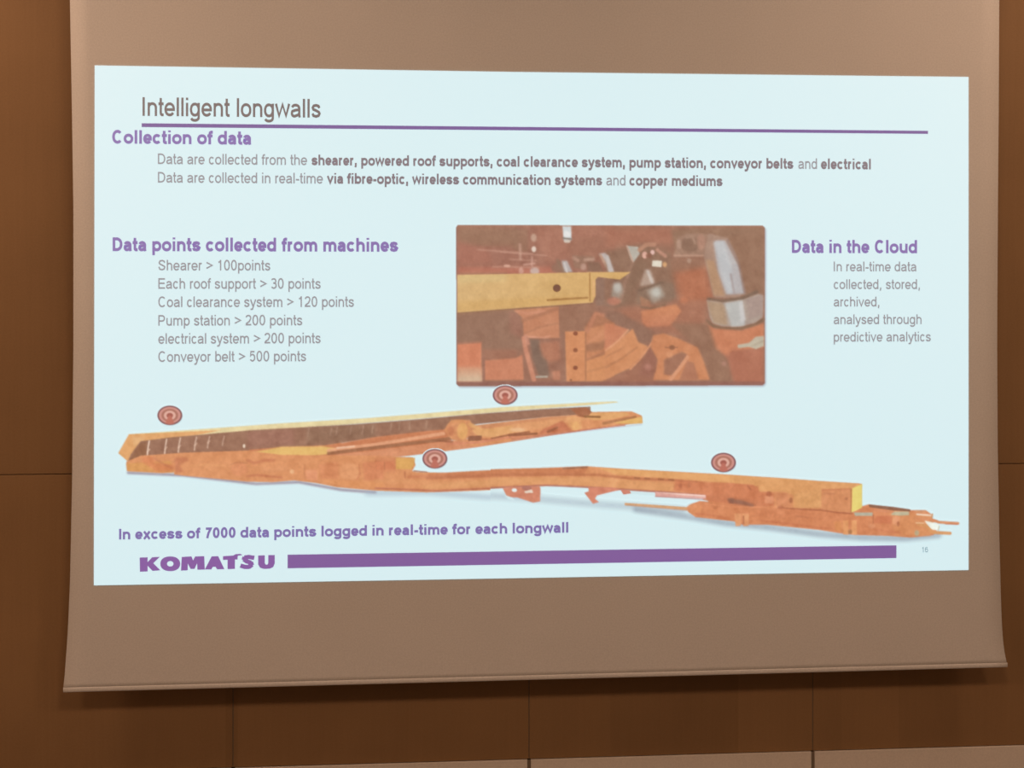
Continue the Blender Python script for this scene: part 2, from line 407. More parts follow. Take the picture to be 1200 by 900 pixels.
# company lettering, letter outlines in a 6x grid from (150,640)
LOGO = [
 [[(82, 80), (138, 78), (138, 112), (170, 78), (224, 75), (178, 120), (228, 170), (172, 174), (138, 138), (138, 178), (84, 180)]],
 'O',
 [[(378, 76), (446, 72), (458, 100), (472, 72), (536, 70), (540, 165), (488, 166), (486, 120), (468, 160), (440, 160), (420, 122), (420, 170), (372, 172)]],
 [[(540, 164), (588, 72), (634, 70), (678, 162), (626, 163), (616, 146), (596, 146), (586, 164)]],
 [[(668, 70), (740, 66), (756, 56), (790, 54), (806, 62), (772, 68), (770, 94), (752, 94), (752, 160), (700, 162), (700, 96), (668, 97)]],
 'S',
 [[(915, 66), (962, 64), (962, 118), (968, 130), (980, 130), (986, 118), (986, 63), (1032, 62), (1032, 122), (1020, 148), (996, 159), (954, 160), (928, 152), (915, 128)]],
]
def strip(outer, inner):
    n = len(outer); return [[outer[i], outer[(i + 1) % n], inner[(i + 1) % n], inner[i]] for i in range(n)]
polys = []
for L_ in LOGO:
    if L_ == 'O':
        t = [2 * math.pi * q / 28 for q in range(28)]
        polys += strip([(297 + 70 * math.copysign(abs(math.cos(a)) ** .9, math.cos(a)), 124 + 52 * math.copysign(abs(math.sin(a)) ** .9, math.sin(a))) for a in t], [(297 + 23 * math.cos(a), 124 + 19 * math.sin(a)) for a in t])
    elif L_ == 'S':
        cl = [(884, 82), (850, 76), (822, 80), (818, 95), (836, 107), (862, 116), (868, 132), (850, 146), (822, 146), (794, 138)]
        w = 19
        for q in range(len(cl) - 1):
            (xa, ya), (xb, yb) = cl[q], cl[q + 1]; d = math.hypot(xb - xa, yb - ya); nx, ny = -(yb - ya) / d * w, (xb - xa) / d * w * .8
            ex, ey = (xb - xa) / d * 4, (yb - ya) / d * 4
            polys.append([(xa + nx - ex, ya + ny - ey), (xb + nx + ex, yb + ny + ey), (xb - nx + ex, yb - ny + ey), (xa - nx - ex, ya - ny - ey)])
    else: polys += L_
bm = bmesh.new()
for i, P in enumerate(polys):
    vs = [bm.verts.new(at(150 + x / 6, 640 + y / 6, YB - i * .000002)) for x, y in P]
    es = [bm.edges.new((vs[q], vs[(q + 1) % len(vs)])) for q in range(len(vs))]
    bmesh.ops.triangle_fill(bm, edges=es, use_beauty=True, use_dissolve=False)
me = bpy.data.meshes.new('logo_lettering'); bm.to_mesh(me); bm.free(); me.materials.append(mat_proj((140, 100, 162)))
o = link('logo_lettering', me, slide); o['label'] = 'bold purple company lettering'

# ---------------------------------------------------------------- painted pictures shown by the slide
class Canvas:
    def __init__(s, x0, y0, x1, y1, S):
        s.x0, s.y0, s.S = x0, y0, S
        s.w = int(round((x1 - x0) * S)) + 1; s.h = int(round((y1 - y0) * S)) + 1
        s.img = np.tile(np.array(BG, float), (s.h, s.w, 1)); s.cov = np.zeros((s.h, s.w))
        yy, xx = np.mgrid[0:s.h, 0:s.w]; s.X = x0 + xx / S; s.Y = y0 + yy / S
        s.org = (0, 0, 1)
    def frame(s, ox, oy, k): s.org = (ox, oy, k)
    def _p(s, pts): ox, oy, k = s.org; return [(ox + x / k, oy + y / k) for x, y in pts]
    def mask_poly(s, P):
        m = np.zeros((s.h, s.w)); n = 3
        xs = [p[0] for p in P]; ys = [p[1] for p in P]
        c0 = max(0, int((min(xs) - s.x0) * s.S) - 2); c1 = min(s.w, int((max(xs) - s.x0) * s.S) + 3)
        r0 = max(0, int((min(ys) - s.y0) * s.S) - 2); r1 = min(s.h, int((max(ys) - s.y0) * s.S) + 3)
        if c1 <= c0 or r1 <= r0: return m
        X = s.X[r0:r1, c0:c1]; Y = s.Y[r0:r1, c0:c1]; acc = np.zeros(X.shape)
        for a in range(n):
            for b in range(n):
                px = X + ((a + .5) / n - .5) / s.S; py = Y + ((b + .5) / n - .5) / s.S
                ins = np.zeros(X.shape, bool)
                for q in range(len(P)):
                    (xa, ya), (xb, yb) = P[q], P[q - 1]
                    if ya == yb: continue
                    cnd = ((ya > py) != (yb > py)) & (px < (xb - xa) * (py - ya) / (yb - ya) + xa)
                    ins ^= cnd
                acc += ins
        m[r0:r1, c0:c1] = acc / (n * n); return m
    def blur(s, m, sig):
        sig *= s.S
        if sig < .15: return m
        r = int(3 * sig) + 1; t = np.arange(-r, r + 1); kk = np.exp(-t * t / (2 * sig * sig)); kk /= kk.sum()
        m = np.apply_along_axis(lambda v: np.convolve(v, kk, 'same'), 0, m)
        return np.apply_along_axis(lambda v: np.convolve(v, kk, 'same'), 1, m)
    def put(s, m, col, a=1, cover=True):
        m = m * a
        col = np.array(col, float)
        s.img = s.img * (1 - m[..., None]) + col * m[..., None]
        if cover: s.cov = np.maximum(s.cov, m)
    def poly(s, pts, col, a=1, b=.5, col2=None, d='v', clip=None):
        P = s._p(pts); m = s.blur(s.mask_poly(P), b) if b > .2 else s.mask_poly(P)
        if clip is not None: m = m * clip
        if col2 is not None:
            ax = s.Y if d == 'v' else s.X; v = [p[1 if d == 'v' else 0] for p in P]
            t = np.clip((ax - min(v)) / (max(v) - min(v)), 0, 1)[..., None]
            c = np.array(col, float) * (1 - t) + np.array(col2, float) * t
        else: c = col
        s.put(m, c, a); return m
    def line(s, pts, w, col, a=1, b=.45, clip=None):
        P = s._p(pts); w = w / s.org[2] / 2; m = np.zeros((s.h, s.w))
        for (xa, ya), (xb, yb) in zip(P[:-1], P[1:]):
            dx, dy = xb - xa, yb - ya; L2 = dx * dx + dy * dy + 1e-9
            t = np.clip(((s.X - xa) * dx + (s.Y - ya) * dy) / L2, 0, 1)
            dd = np.hypot(s.X - xa - t * dx, s.Y - ya - t * dy)
            m = np.maximum(m, np.clip((w - dd) / .7 + .5, 0, 1))
        if b > .2: m = s.blur(m, b)
        if clip is not None: m = m * clip
        s.put(m, col, a)
    def ell(s, cx, cy, rx, ry, col, a=1, b=.4, clip=None):
        s.poly([(cx + rx * math.cos(t), cy + ry * math.sin(t)) for t in np.linspace(0, 2 * math.pi, 29)[:-1]], col, a, b, clip=clip)
    def mottle(s, amp, sc, where, seed=1):
        g = np.random.default_rng(seed)
        n = s.blur(g.standard_normal((s.h, s.w)), sc); n /= n.std() + 1e-9
        s.img = s.img + (n * amp * where)[..., None] * np.array([1, 1, .9])
    def build(s, name, parent, Y, keep, label=None):
        e = np.maximum(lin(np.clip(s.img, 0, 255)) - AMB, 0)
        idx = -np.ones((s.h, s.w), int)
        fm = keep[:-1, :-1] | keep[1:, :-1] | keep[:-1, 1:] | keep[1:, 1:]
        used = np.zeros((s.h, s.w), bool)
        used[:-1, :-1] |= fm; used[1:, :-1] |= fm; used[:-1, 1:] |= fm; used[1:, 1:] |= fm
        rr, cc = np.nonzero(used); idx[rr, cc] = np.arange(len(rr))
        vs = [at(x, y, Y) for x, y in zip(s.X[rr, cc], s.Y[rr, cc])]
        fr, fc = np.nonzero(fm)
        fs = np.stack([idx[fr, fc], idx[fr + 1, fc], idx[fr + 1, fc + 1], idx[fr, fc + 1]], 1).tolist()
        me = mesh_from(name, vs, fs, [PIC])
        at_ = me.attributes.new('picture', 'FLOAT_COLOR', 'POINT')
        col = np.ones((len(rr), 4)); col[:, :3] = e[rr, cc]
        at_.data.foreach_set('color', col.ravel().astype(np.float32))
        o = link(name, me, parent)
        if label: o['label'] = label
        return o

# ---- the machinery photo
c = Canvas(530, 259, 901, 458, 1.25)
BR = (152, 112, 94)
border = [(536.5, 263.8), (894, 264.6), (896.3, 267), (896.2, 449), (893.5, 451.3), (538, 452.6), (535, 450), (534.7, 266.5)]
c.frame(0, 0, 1)
c.poly([(x + 1.2, y + 1.6) for x, y in border], (120, 96, 112), .45, 1.3)
full = c.poly(border, BR, 1, .4)
def P(fr, *a, **k):
    c.frame(*fr); k.setdefault('clip', full); c.poly(*a, **k)
def Ln(fr, *a, **k):
    c.frame(*fr); k.setdefault('clip', full); c.line(*a, **k)
def E(fr, *a, **k):
    c.frame(*fr); k.setdefault('clip', full); c.ell(*a, **k)
A = (530, 258, 6.316); B = (710, 258, 6.316); Cc = (530, 355, 6.316); Dd = (710, 355, 6.316)
# upper left: dim roof, reddish light
P(A, [(30, 35), (1200, 35), (1200, 420), (30, 420)], (158, 110, 94), b=1)
P(A, [(30, 50), (480, 50), (500, 190), (200, 200), (40, 160)], (150, 114, 94), b=3)
P(A, [(40, 170), (200, 200), (560, 240), (560, 300), (40, 330)], (168, 112, 96), b=2.5)
P(A, [(260, 210), (620, 220), (620, 330), (300, 330)], (150, 106, 92), .6, b=3)
P(A, [(40, 345), (760, 345), (760, 405), (40, 405)], (182, 114, 96), b=2)
P(A, [(620, 50), (1200, 50), (1200, 220), (700, 300), (640, 200)], (168, 116, 98), b=3)
P(A, [(820, 130), (1200, 120), (1200, 300), (880, 290)], (156, 110, 92), .7, b=3)
P(A, [(450, 60), (560, 60), (560, 240), (450, 220)], (146, 112, 92), .7, b=2)
for q in [((190, 218), (600, 250)), ((360, 235), (700, 262)), ((430, 290), (620, 300)), ((300, 345), (640, 350))]:
    Ln(A, q, 12, (196, 150, 132), .65, .7)
Ln(A, [(500, 180), (505, 290)], 20, (202, 162, 144), .7, .8)
E(A, 603, 130, 22, 30, (200, 170, 150), .8, .8); E(A, 604, 215, 17, 22, (240, 226, 212), 1, .7)
Ln(A, [(590, 270), (590, 340)], 14, (205, 160, 145), .8, .7)
E(A, 405, 338, 26, 9, (226, 180, 160), .9, .6); E(A, 510, 375, 18, 28, (218, 172, 156), .8, .8)
E(A, 610, 378, 34, 28, (205, 186, 178), .9, .9); Ln(A, [(530, 330), (610, 320)], 14, (214, 168, 152), .8, .7)
P(A, [(815, 38), (880, 38), (882, 150), (825, 152)], (214, 228, 232), b=.7); E(A, 850, 105, 24, 26, (236, 244, 246), 1, .8)
Ln(A, [(822, 134), (880, 140)], 14, (128, 120, 112), .9, .5); E(A, 850, 158, 26, 10, (220, 214, 200), 1, .6)
# little pipes behind the beam
P(A, [(730, 340), (800, 300), (830, 390), (740, 380)], (138, 108, 92), .7, b=1)
P(A, [(808, 300), (850, 300), (890, 385), (825, 385)], (186, 184, 184), b=.9); Ln(A, [(830, 320), (850, 385)], 14, (214, 212, 210), .8)
Ln(A, [(780, 300), (820, 380)], 24, (142, 116, 98), .8, .8)
P(A, [(890, 260), (1050, 270), (1050, 310), (990, 320), (990, 370), (900, 350)], (150, 116, 98), b=1)
Ln(A, [(900, 280), (930, 300)], 26, (186, 148, 130), .8, .8); Ln(A, [(980, 295), (1045, 290)], 22, (196, 160, 142), .8, .8); E(A, 972, 345, 22, 26, (200, 164, 148), .8, .9)
P(A, [(1000, 310), (1090, 310), (1120, 385), (1000, 380)], (128, 102, 86), .8, b=1)
P(A, [(1085, 250), (1135, 240), (1200, 350), (1200, 388), (1160, 388)], (196, 192, 192), b=.8); Ln(A, [(1098, 260), (1160, 380)], 18, (198, 152, 124), .8, .7)
Ln(A, [(1125, 262), (1180, 360)], 14, (216, 214, 216), .8)
# dark region right of the beam
P(B, [(0, 230), (180, 200), (300, 160), (480, 250), (520, 470), (420, 640), (0, 640)], (138, 108, 90), .9, b=2)
P(B, [(-10, 250), (20, 260), (62, 385), (20, 390)], (196, 192, 190), b=.8)
P(B, [(0, 60), (480, 50), (560, 110), (500, 180), (260, 170), (0, 200)], (170, 114, 94), .9, b=3)
P(B, [(480, 70), (800, 60), (1160, 60), (1165, 630), (950, 630), (720, 250), (520, 250)], (146, 114, 94), b=2)
P(B, [(500, 370), (740, 330), (800, 600), (560, 630), (520, 470)], (180, 112, 84), .95, b=4)
P(B, [(460, 290), (720, 290), (740, 340), (500, 390)], (150, 112, 92), .8, b=2.5)
# diagonal dark strut + bright tip
P(B, [(190, 310), (260, 290), (320, 330), (260, 430), (120, 640), (50, 640), (150, 480)], (134, 106, 88), .95, b=1.5)
Ln(B, [(200, 310), (150, 440), (110, 600)], 20, (164, 130, 112), .7, 1)
P(B, [(150, 188), (240, 198), (250, 250), (205, 312), (185, 290)], (186, 186, 176), b=.6); Ln(B, [(155, 190), (200, 305)], 10, (200, 160, 140), .8, .5)
Ln(B, [(250, 220), (300, 180), (360, 180)], 30, (190, 142, 118), .9, .8); E(B, 288, 258, 20, 26, (232, 184, 168), 1, .6); E(B, 345, 238, 16, 18, (234, 196, 188), 1, .6)
Ln(B, [(380, 220), (440, 265)], 26, (196, 146, 126), .9, .8); E(B, 318, 262, 22, 20, (140, 96, 80), .8, .6)
P(B, [(345, 298), (415, 300), (412, 348), (340, 342)], (232, 230, 214), b=.6); E(B, 436, 328, 16, 20, (220, 170, 120), .9, .7)
# middle cylinder
P(B, [(290, 365), (330, 365), (365, 460), (345, 480), (250, 490)], (184, 164, 150), .9, b=1.2); Ln(B, [(310, 380), (345, 465)], 22, (206, 200, 194), .9, .9)
P(B, [(230, 510), (420, 450), (500, 470), (520, 570), (450, 625), (330, 640), (240, 640)], (136, 114, 98), .9, b=1.6)
Ln(B, [(250, 520), (340, 490), (420, 460)], 16, (112, 92, 78), .7, .8)
P(B, [(300, 520), (400, 480), (440, 560), (350, 620)], (170, 162, 150), .9, b=1.6); E(B, 372, 535, 34, 34, (200, 206, 200), .8, 1.6); P(B, [(250, 560), (330, 600), (330, 640), (260, 640)], (176, 128, 100), .8, b=1)
E(B, 578, 600, 30, 26, (206, 128, 92), .8, 1.4)
# small cylinder at beam end
P(A, [(1060, 430), (1200, 430), (1200, 632), (1060, 632)], (140, 112, 98), .95, b=1.2)
P(B, [(40, 470), (110, 460), (130, 530), (90, 590), (30, 560)], (164, 154, 142), .9, b=1.6); E(B, 85, 500, 30, 36, (200, 202, 196), .85, 1.5); P(B, [(-10, 430), (60, 420), (40, 560), (-10, 640)], (146, 110, 90), .8, b=1)
E(B, 60, 600, 50, 30, (196, 128, 106), .8, 1.2)
# big hydraulic ram at the right
P(B, [(530, 130), (600, 100), (800, 100), (790, 220), (720, 265), (500, 275), (520, 200)], (158, 126, 108), b=1)
E(B, 625, 180, 70, 56, (130, 102, 86), .8, 1); Ln(B, [(600, 130), (640, 120), (660, 170)], 16, (170, 140, 122), .8, .8)
Ln(B, [(505, 262), (720, 262)], 14, (188, 150, 130), .9, .6); E(B, 540, 180, 18, 36, (184, 154, 136), .7, 1); E(B, 705, 160, 30, 60, (176, 134, 116), .8, 1)
E(B, 616, 300, 16, 18, (180, 152, 134), .8, .7)
P(B, [(724, 262), (760, 100), (900, 130), (960, 250), (1010, 540), (990, 580), (800, 570)], (168, 140, 124), b=.9)
P(B, [(740, 290), (800, 300), (880, 560), (800, 560)], (182, 146, 114), .9, b=1.1)
P(B, [(795, 165), (815, 150), (885, 150), (985, 340), (1030, 545), (890, 550), (830, 380)], (184, 186, 190), b=1.1)
P(B, [(810, 160), (870, 155), (930, 330), (960, 540), (900, 540), (850, 380)], (196, 206, 212), .9, b=1.3)
Ln(B, [(900, 150), (985, 320), (1030, 540)], 18, (146, 128, 124), .8, 1); Ln(B, [(925, 400), (950, 540)], 16, (158, 146, 146), .7, .9)
P(B, [(905, 130), (1165, 60), (1165, 560), (1045, 560), (975, 250)], (146, 112, 92), .95, b=1.4)
Ln(B, [(760, 585), (860, 600), (1010, 580), (1120, 530)], 26, (118, 100, 86), .95, 1)
# ram collar
P((710, 258, 6.316), [(745, 590), (860, 612), (1010, 590), (1130, 545), (1165, 560), (1160, 720), (1110, 760), (980, 790), (860, 785), (790, 760), (770, 720)], (176, 164, 154), b=.8)
P((710, 258, 6.316), [(750, 600), (860, 612), (880, 640), (900, 780), (800, 760), (775, 700)], (176, 150, 122), .9, b=1.2)
P((710, 258, 6.316), [(880, 615), (1010, 592), (1030, 780), (930, 790)], (190, 198, 198), .95, b=1.2)
P((710, 258, 6.316), [(985, 610), (1010, 600), (1035, 740), (1000, 770)], (212, 216, 218), .8, b=1)
P((710, 258, 6.316), [(1040, 585), (1165, 550), (1160, 700), (1060, 730)], (166, 148, 142), .8, b=1.4)
Ln(Dd, [(745, 130), (790, 170), (870, 190), (1000, 190), (1100, 165), (1170, 120)], 20, (128, 104, 84), .95, .7)
P(Dd, [(740, 150), (800, 190), (1000, 205), (1170, 150), (1170, 330), (940, 370), (900, 400), (800, 340)], (206, 132, 98), b=1.1)
P(Dd, [(800, 330), (900, 390), (930, 350), (1170, 330), (1170, 600), (950, 600), (890, 400)], (176, 112, 90), b=1.8)
P(Dd, [(975, 310), (1060, 295), (1110, 250), (1170, 245), (1170, 320), (1110, 342), (1060, 325), (978, 335)], (196, 192, 172), b=.7)
Ln(Dd, [(1080, 320), (1165, 280)], 10, (166, 154, 132), .6, .8)
# centre: dark reds
P(Dd, [(100, 40), (250, 20), (740, -20), (740, 150), (640, 260), (330, 200), (250, 140), (100, 120)], (166, 112, 90), .9, b=3)
P(Dd, [(262, 60), (400, 35), (520, 10), (560, 60), (480, 170), (300, 178), (268, 140)], (212, 140, 100), b=1.1, col2=(196, 126, 96))
Ln(Dd, [(262, 30), (330, 40), (440, 10)], 14, (130, 104, 84), .9, .8)
P(Dd, [(480, 150), (760, 150), (820, 340), (900, 420), (930, 600), (780, 600), (700, 360), (560, 230)], (148, 112, 92), .95, b=2)
E(Dd, 875, 450, 20, 18, (180, 136, 120), .8, 1)
P(Dd, [(0, 60), (110, 70), (250, 160), (350, 210), (330, 290), (260, 300), (150, 200), (0, 140)], (142, 108, 92), .9, b=1.5)
# lower left
P(Cc, [(35, 60), (480, 40), (520, 100), (520, 350), (400, 350), (220, 350), (210, 290), (35, 290)], (148, 114, 96), b=1.2)
P(Cc, [(420, 60), (500, 60), (530, 240), (500, 260), (430, 220)], (160, 114, 98), .8, b=2)
P(Cc, [(230, 345), (480, 345), (480, 420), (230, 420)], (160, 112, 92), .9, b=1.5)
P(Cc, [(36, 305), (216, 290), (218, 585), (36, 585)], (214, 134, 102), b=.7)
P(Cc, [(36, 470), (218, 470), (222, 585), (36, 585)], (220, 160, 128), .9, 1.6, col2=(214, 204, 176))
Ln(Cc, [(40, 300), (214, 290)], 12, (170, 120, 98), .9, .7)
P(Cc, [(238, 425), (470, 408), (525, 380), (530, 570), (240, 572)], (206, 134, 104), b=.9)
Ln(Cc, [(234, 400), (234, 580)], 14, (150, 104, 90), .8, .8)
P(Cc, [(455, 50), (790, 25), (795, 262), (640, 268), (530, 250), (520, 110)], (200, 136, 104), b=.8)
Ln(Cc, [(520, 130), (640, 90), (780, 40)], 26, (168, 114, 88), .8, 1.2); Ln(Cc, [(540, 225), (640, 180), (780, 150)], 14, (176, 120, 92), .8, 1); Ln(Cc, [(470, 60), (560, 80), (680, 60)], 16, (214, 150, 122), .8, .9)
Ln(Cc, [(560, 250), (680, 258), (720, 245)], 16, (222, 158, 130), .9, .7)
P(Cc, [(790, 30), (1060, 0), (1000, 190), (840, 210), (800, 240)], (152, 112, 92), b=1)
P(Cc, [(560, 265), (800, 262), (830, 400), (830, 580), (540, 580), (520, 380)], (154, 110, 92), b=1)
P(Cc, [(575, 270), (640, 270), (700, 420), (720, 540), (640, 545), (590, 400)], (124, 104, 92), .95, b=1.2)
P(Cc, [(640, 300), (790, 280), (800, 420), (720, 440), (670, 400)], (186, 124, 98), .8, b=1.6)
Ln(Cc, [(530, 260), (545, 350), (605, 570)], 34, (208, 142, 116), .95, .8); Ln(Cc, [(545, 245), (560, 300)], 26, (206, 144, 122), .8, .8)
Ln(Cc, [(625, 548), (700, 546)], 16, (176, 170, 156), .95, .5); P(Cc, [(740, 505), (800, 500), (800, 570), (745, 570)], (196, 134, 108), .9, b=.9)
# perforated bracket
P(Cc, [(980, 180), (1060, 60), (1200, 150), (1200, 560), (1100, 585), (985, 580)], (172, 116, 88), b=1)
P(Cc, [(985, 190), (1200, 150), (1200, 320), (990, 420)], (204, 138, 100), b=1.2)
Ln(Cc, [(990, 330), (1100, 320), (1200, 260)], 60, (160, 112, 86), .85, 1.5); Ln(Cc, [(1000, 210), (1060, 80), (1120, 90)], 26, (196, 132, 104), .8, 1)
Ln(Cc, [(1000, 300), (1120, 220), (1200, 200)], 16, (218, 152, 118), .6, 1.2)
P(Cc, [(985, 430), (1200, 360), (1200, 545), (1100, 580), (985, 582)], (216, 148, 102), b=.9)
P(Dd, [(-10, 330), (120, 250), (200, 190), (240, 290), (310, 320), (300, 370), (190, 480), (0, 565), (-10, 565)], (214, 146, 102), b=.9)
P(Dd, [(-10, 150), (60, 160), (165, 195), (120, 260), (-10, 350)], (206, 132, 100), .95, b=1)
Ln(Dd, [(165, 200), (80, 290), (0, 350)], 14, (228, 166, 128), .8, .6); Ln(Dd, [(0, 480), (120, 410), (230, 330)], 12, (178, 118, 84), .7, .8); Ln(Dd, [(0, 400), (130, 330)], 12, (186, 124, 88), .7, .9)
Ln(Cc, [(1000, 510), (1110, 480), (1200, 440)], 12, (184, 124, 86), .6, .9)
P(Cc, [(835, 212), (985, 208), (985, 582), (845, 582)], (216, 146, 102), b=.7)
Ln(Cc, [(988, 220), (990, 575)], 9, (176, 120, 88), .8, .5)
for yy in (226, 350, 480): E(Cc, 912, yy, 17, 16, (142, 84, 60), .95, .4)
E(Cc, 878, 570, 10, 8, (140, 90, 66), .8, .4)
P(Dd, [(0, 570), (190, 485), (330, 330), (370, 400), (370, 600), (0, 600)], (160, 110, 90), b=1)
Ln(Dd, [(345, 290), (250, 420), (180, 490)], 14, (224, 156, 116), .9, .6)
# lower right bracket with hole
P(Dd, [(350, 240), (430, 225), (530, 260), (680, 330), (720, 420), (770, 570), (350, 572), (380, 420), (330, 330)], (208, 138, 98), b=1)
P(Dd, [(330, 330), (380, 420), (370, 500), (340, 560), (240, 540), (270, 440)], (156, 106, 90), .95, b=1)
E(Dd, 310, 475, 28, 22, (186, 130, 116), .7, 1.2)
P(Dd, [(430, 420), (560, 360), (600, 380), (580, 440), (500, 540), (430, 530)], (158, 112, 92), .95, b=1); E(Dd, 490, 330, 22, 18, (140, 92, 68), .95, .6); Ln(Dd, [(440, 330), (530, 330)], 8, (150, 98, 74), .8, .5)
P(Dd, [(600, 430), (650, 440), (690, 570), (540, 572)], (176, 120, 96), .9, b=1)
Ln(Dd, [(605, 400), (540, 490), (480, 565)], 26, (222, 158, 122), .95, .6); E(Dd, 470, 385, 24, 20, (222, 156, 116), .8, 1)
# the big yellow beam
P(A, [(36, 405), (700, 392), (1060, 384), (1200, 385), (1320, 385), (1240, 440), (1080, 420), (1060, 440), (1060, 560), (1040, 610), (700, 635), (36, 684)], (221, 186, 128), b=.45, col2=(219, 178, 112), d='h')
P(A, [(36, 405), (400, 398), (400, 450), (36, 470)], (222, 200, 142), .6, b=2.5)
P(A, [(36, 600), (900, 560), (1040, 590), (700, 635), (36, 684)], (214, 172, 104), .6, b=2)
Ln(A, [(1018, 392), (1020, 600)], 9, (160, 112, 62), .8, .5); Ln(A, [(705, 592), (860, 582), (1000, 574)], 14, (158, 112, 62), .85, .5)
E(A, 774, 503, 29, 28, (116, 78, 50), 1, .4); Ln(A, [(1045, 450), (1045, 560)], 16, (236, 186, 130), .8, .7)
Ln(A, [(36, 692), (500, 655), (1040, 618)], 10, (134, 96, 76), .6, .7)
Ln(A, [(36, 396), (400, 392)], 8, (150, 100, 84), .6, .6)
# border
Ln((0, 0, 1), [(535.5, 449.8), (895, 449.6)], 5, (140, 96, 90), .75, .8); Ln((0, 0, 1), [(535.3, 266), (535.5, 450)], 1.2, (140, 110, 120), .5, .5)
Ln((0, 0, 1), [(536, 264.8), (895, 265.4)], 1.4, (178, 128, 108), .5, .5)
c.img = np.where(full[..., None] > .5, c.img * .84 + np.array([172, 130, 104]) * .16, c.img)
c.mottle(1.8, .9, full, 3); c.mottle(2.2, 3, full, 4)
c.build('machinery_photo', slide, -.0020, c.cov > .06, 'rectangular photo of orange and yellow mining machinery')

# ---- the two machine drawings
def shaded(c, fr, pts, w=6, a=.4, b=3): c.frame(*fr); c.line(pts, w * fr[2], (150, 168, 186), a, b)
Ef = (130, 470, 7.5); Ff = (290, 470, 7.5); Gf = (440, 460, 6.667); Hf = (600, 460, 6.428); If = (720, 530, 6.667); Jf = (860, 540, 8.0); Kf = (980, 550, 7.5)
OR = (212, 142, 100); OY = (218, 160, 108); OD = (196, 122, 88); DK = (150, 108, 90); CR = (224, 206, 160); YL = (220, 172, 106)

c = Canvas(134, 466, 758, 590, 1.25)
def P(fr, *a, **k): c.frame(*fr); return c.poly(*a, **k)
def Ln(fr, *a, **k): c.frame(*fr); c.line(*a, **k)
def E(fr, *a, **k): c.frame(*fr); c.ell(*a, **k)
Z = (0, 0, 1)
Ln(Z, [(150, 554), (215, 557), (300, 567), (350, 565), (400, 574), (440, 577)], 3, (142, 124, 140), .75, 1)
Ln(Z, [(430, 578), (500, 577), (590, 584)], 6, (168, 184, 198), .6, 2.2)
# whole outline of the long line (upper arm)
P(Z, [(150, 509), (330, 496), (430, 490), (590, 477), (700, 471.2), (722, 470.3), (725, 471.5), (700, 474), (620, 480), (500, 490), (290, 507), (200, 514), (160, 516)], CR, b=.5)
P(Z, [(151, 509), (260, 504), (200, 516), (165, 519), (150, 541), (138.5, 531)], OY, b=.5)
P(Ef, [(190, 310), (300, 320), (280, 370), (200, 400)], (226, 178, 130), .7, b=1)
P(Z, [(150, 538), (200, 522), (300, 512), (400, 515), (400, 540), (160, 545)], (204, 138, 100), b=.5)
P(Z, [(165, 517), (200, 512.5), (290, 504.5), (420, 497), (500, 490.5), (560, 485), (640, 479), (692, 476.5), (692, 486), (640, 489), (560, 497), (520, 505), (440, 513), (380, 522), (290, 528.5), (240, 532), (205, 535), (150, 542), (153, 533)], DK, b=.55)
P(Z, [(290, 506), (345, 502.5), (345, 522), (290, 525)], (160, 112, 98), .7, b=2)
P(Z, [(360, 502), (440, 497), (440, 512), (380, 519), (360, 521)], (138, 104, 86), .7, b=2)
P(Ef, [(160, 520), (240, 390), (320, 350), (320, 480), (200, 540)], (142, 96, 72), .8, b=1.5)
# creamy supports
for i, (x, y0, y1) in enumerate([(325, 350, 485), (478, 335, 465), (598, 325, 450), (740, 318, 430), (855, 312, 410), (985, 310, 390)]):
    a = .95 - .11 * i
    Ln(Ef, [(x + 12, y0), (x, (y0 + y1) / 2), (x - 6, y1)], 13, (226, 196, 178), a, .45)
    if i < 5: Ln(Ef, [(x - 4, y1 - 40), (x + 14, y1 - 60)], 12, (226, 190, 170), a * .8, .45)
E(Ef, 1170, 395, 12, 18, (240, 220, 200), .9, .5)
for x in (540, 740, 790, 915, 1020, 1105): Ln(Ff, [(x, 240 + (540 - x) * .05), (x - 12, 310 + (540 - x) * .05)], 10, (190, 156, 138), .45, .6)
for x in (125, 190, 270, 400): Ln(Gf, [(x, 240 - x * .05), (x - 6, 300 - x * .05)], 8, (184, 152, 132), .5, .6)
# deck behind: pale yellow / pinkish conveyor
P(Z, [(292, 527), (330, 524), (380, 522.5), (440, 512), (500, 505), (524, 503), (530, 520), (470, 532), (440, 537), (330, 540), (290, 536)], OD, b=.6)
P(Z, [(296, 530), (330, 523.5), (380, 523), (395, 526), (385, 532), (350, 537), (300, 533)], (222, 178, 110), b=.8)
Ln(Z, [(385, 528), (440, 521), (520, 508)], 4, (222, 160, 126), .9, .6); Ln(Z, [(395, 525), (415, 523)], 2, (240, 196, 168), .9, .6)
Ln(Z, [(385, 531.5), (440, 524.5), (520, 515), (548, 511)], 4, (156, 104, 78), .95, .6)
P(Z, [(385, 534), (440, 528), (548, 514), (640, 502.5), (750, 490), (752, 494.5), (640, 511), (560, 524), (480, 534), (420, 540), (390, 540)], (208, 138, 104), b=.5)
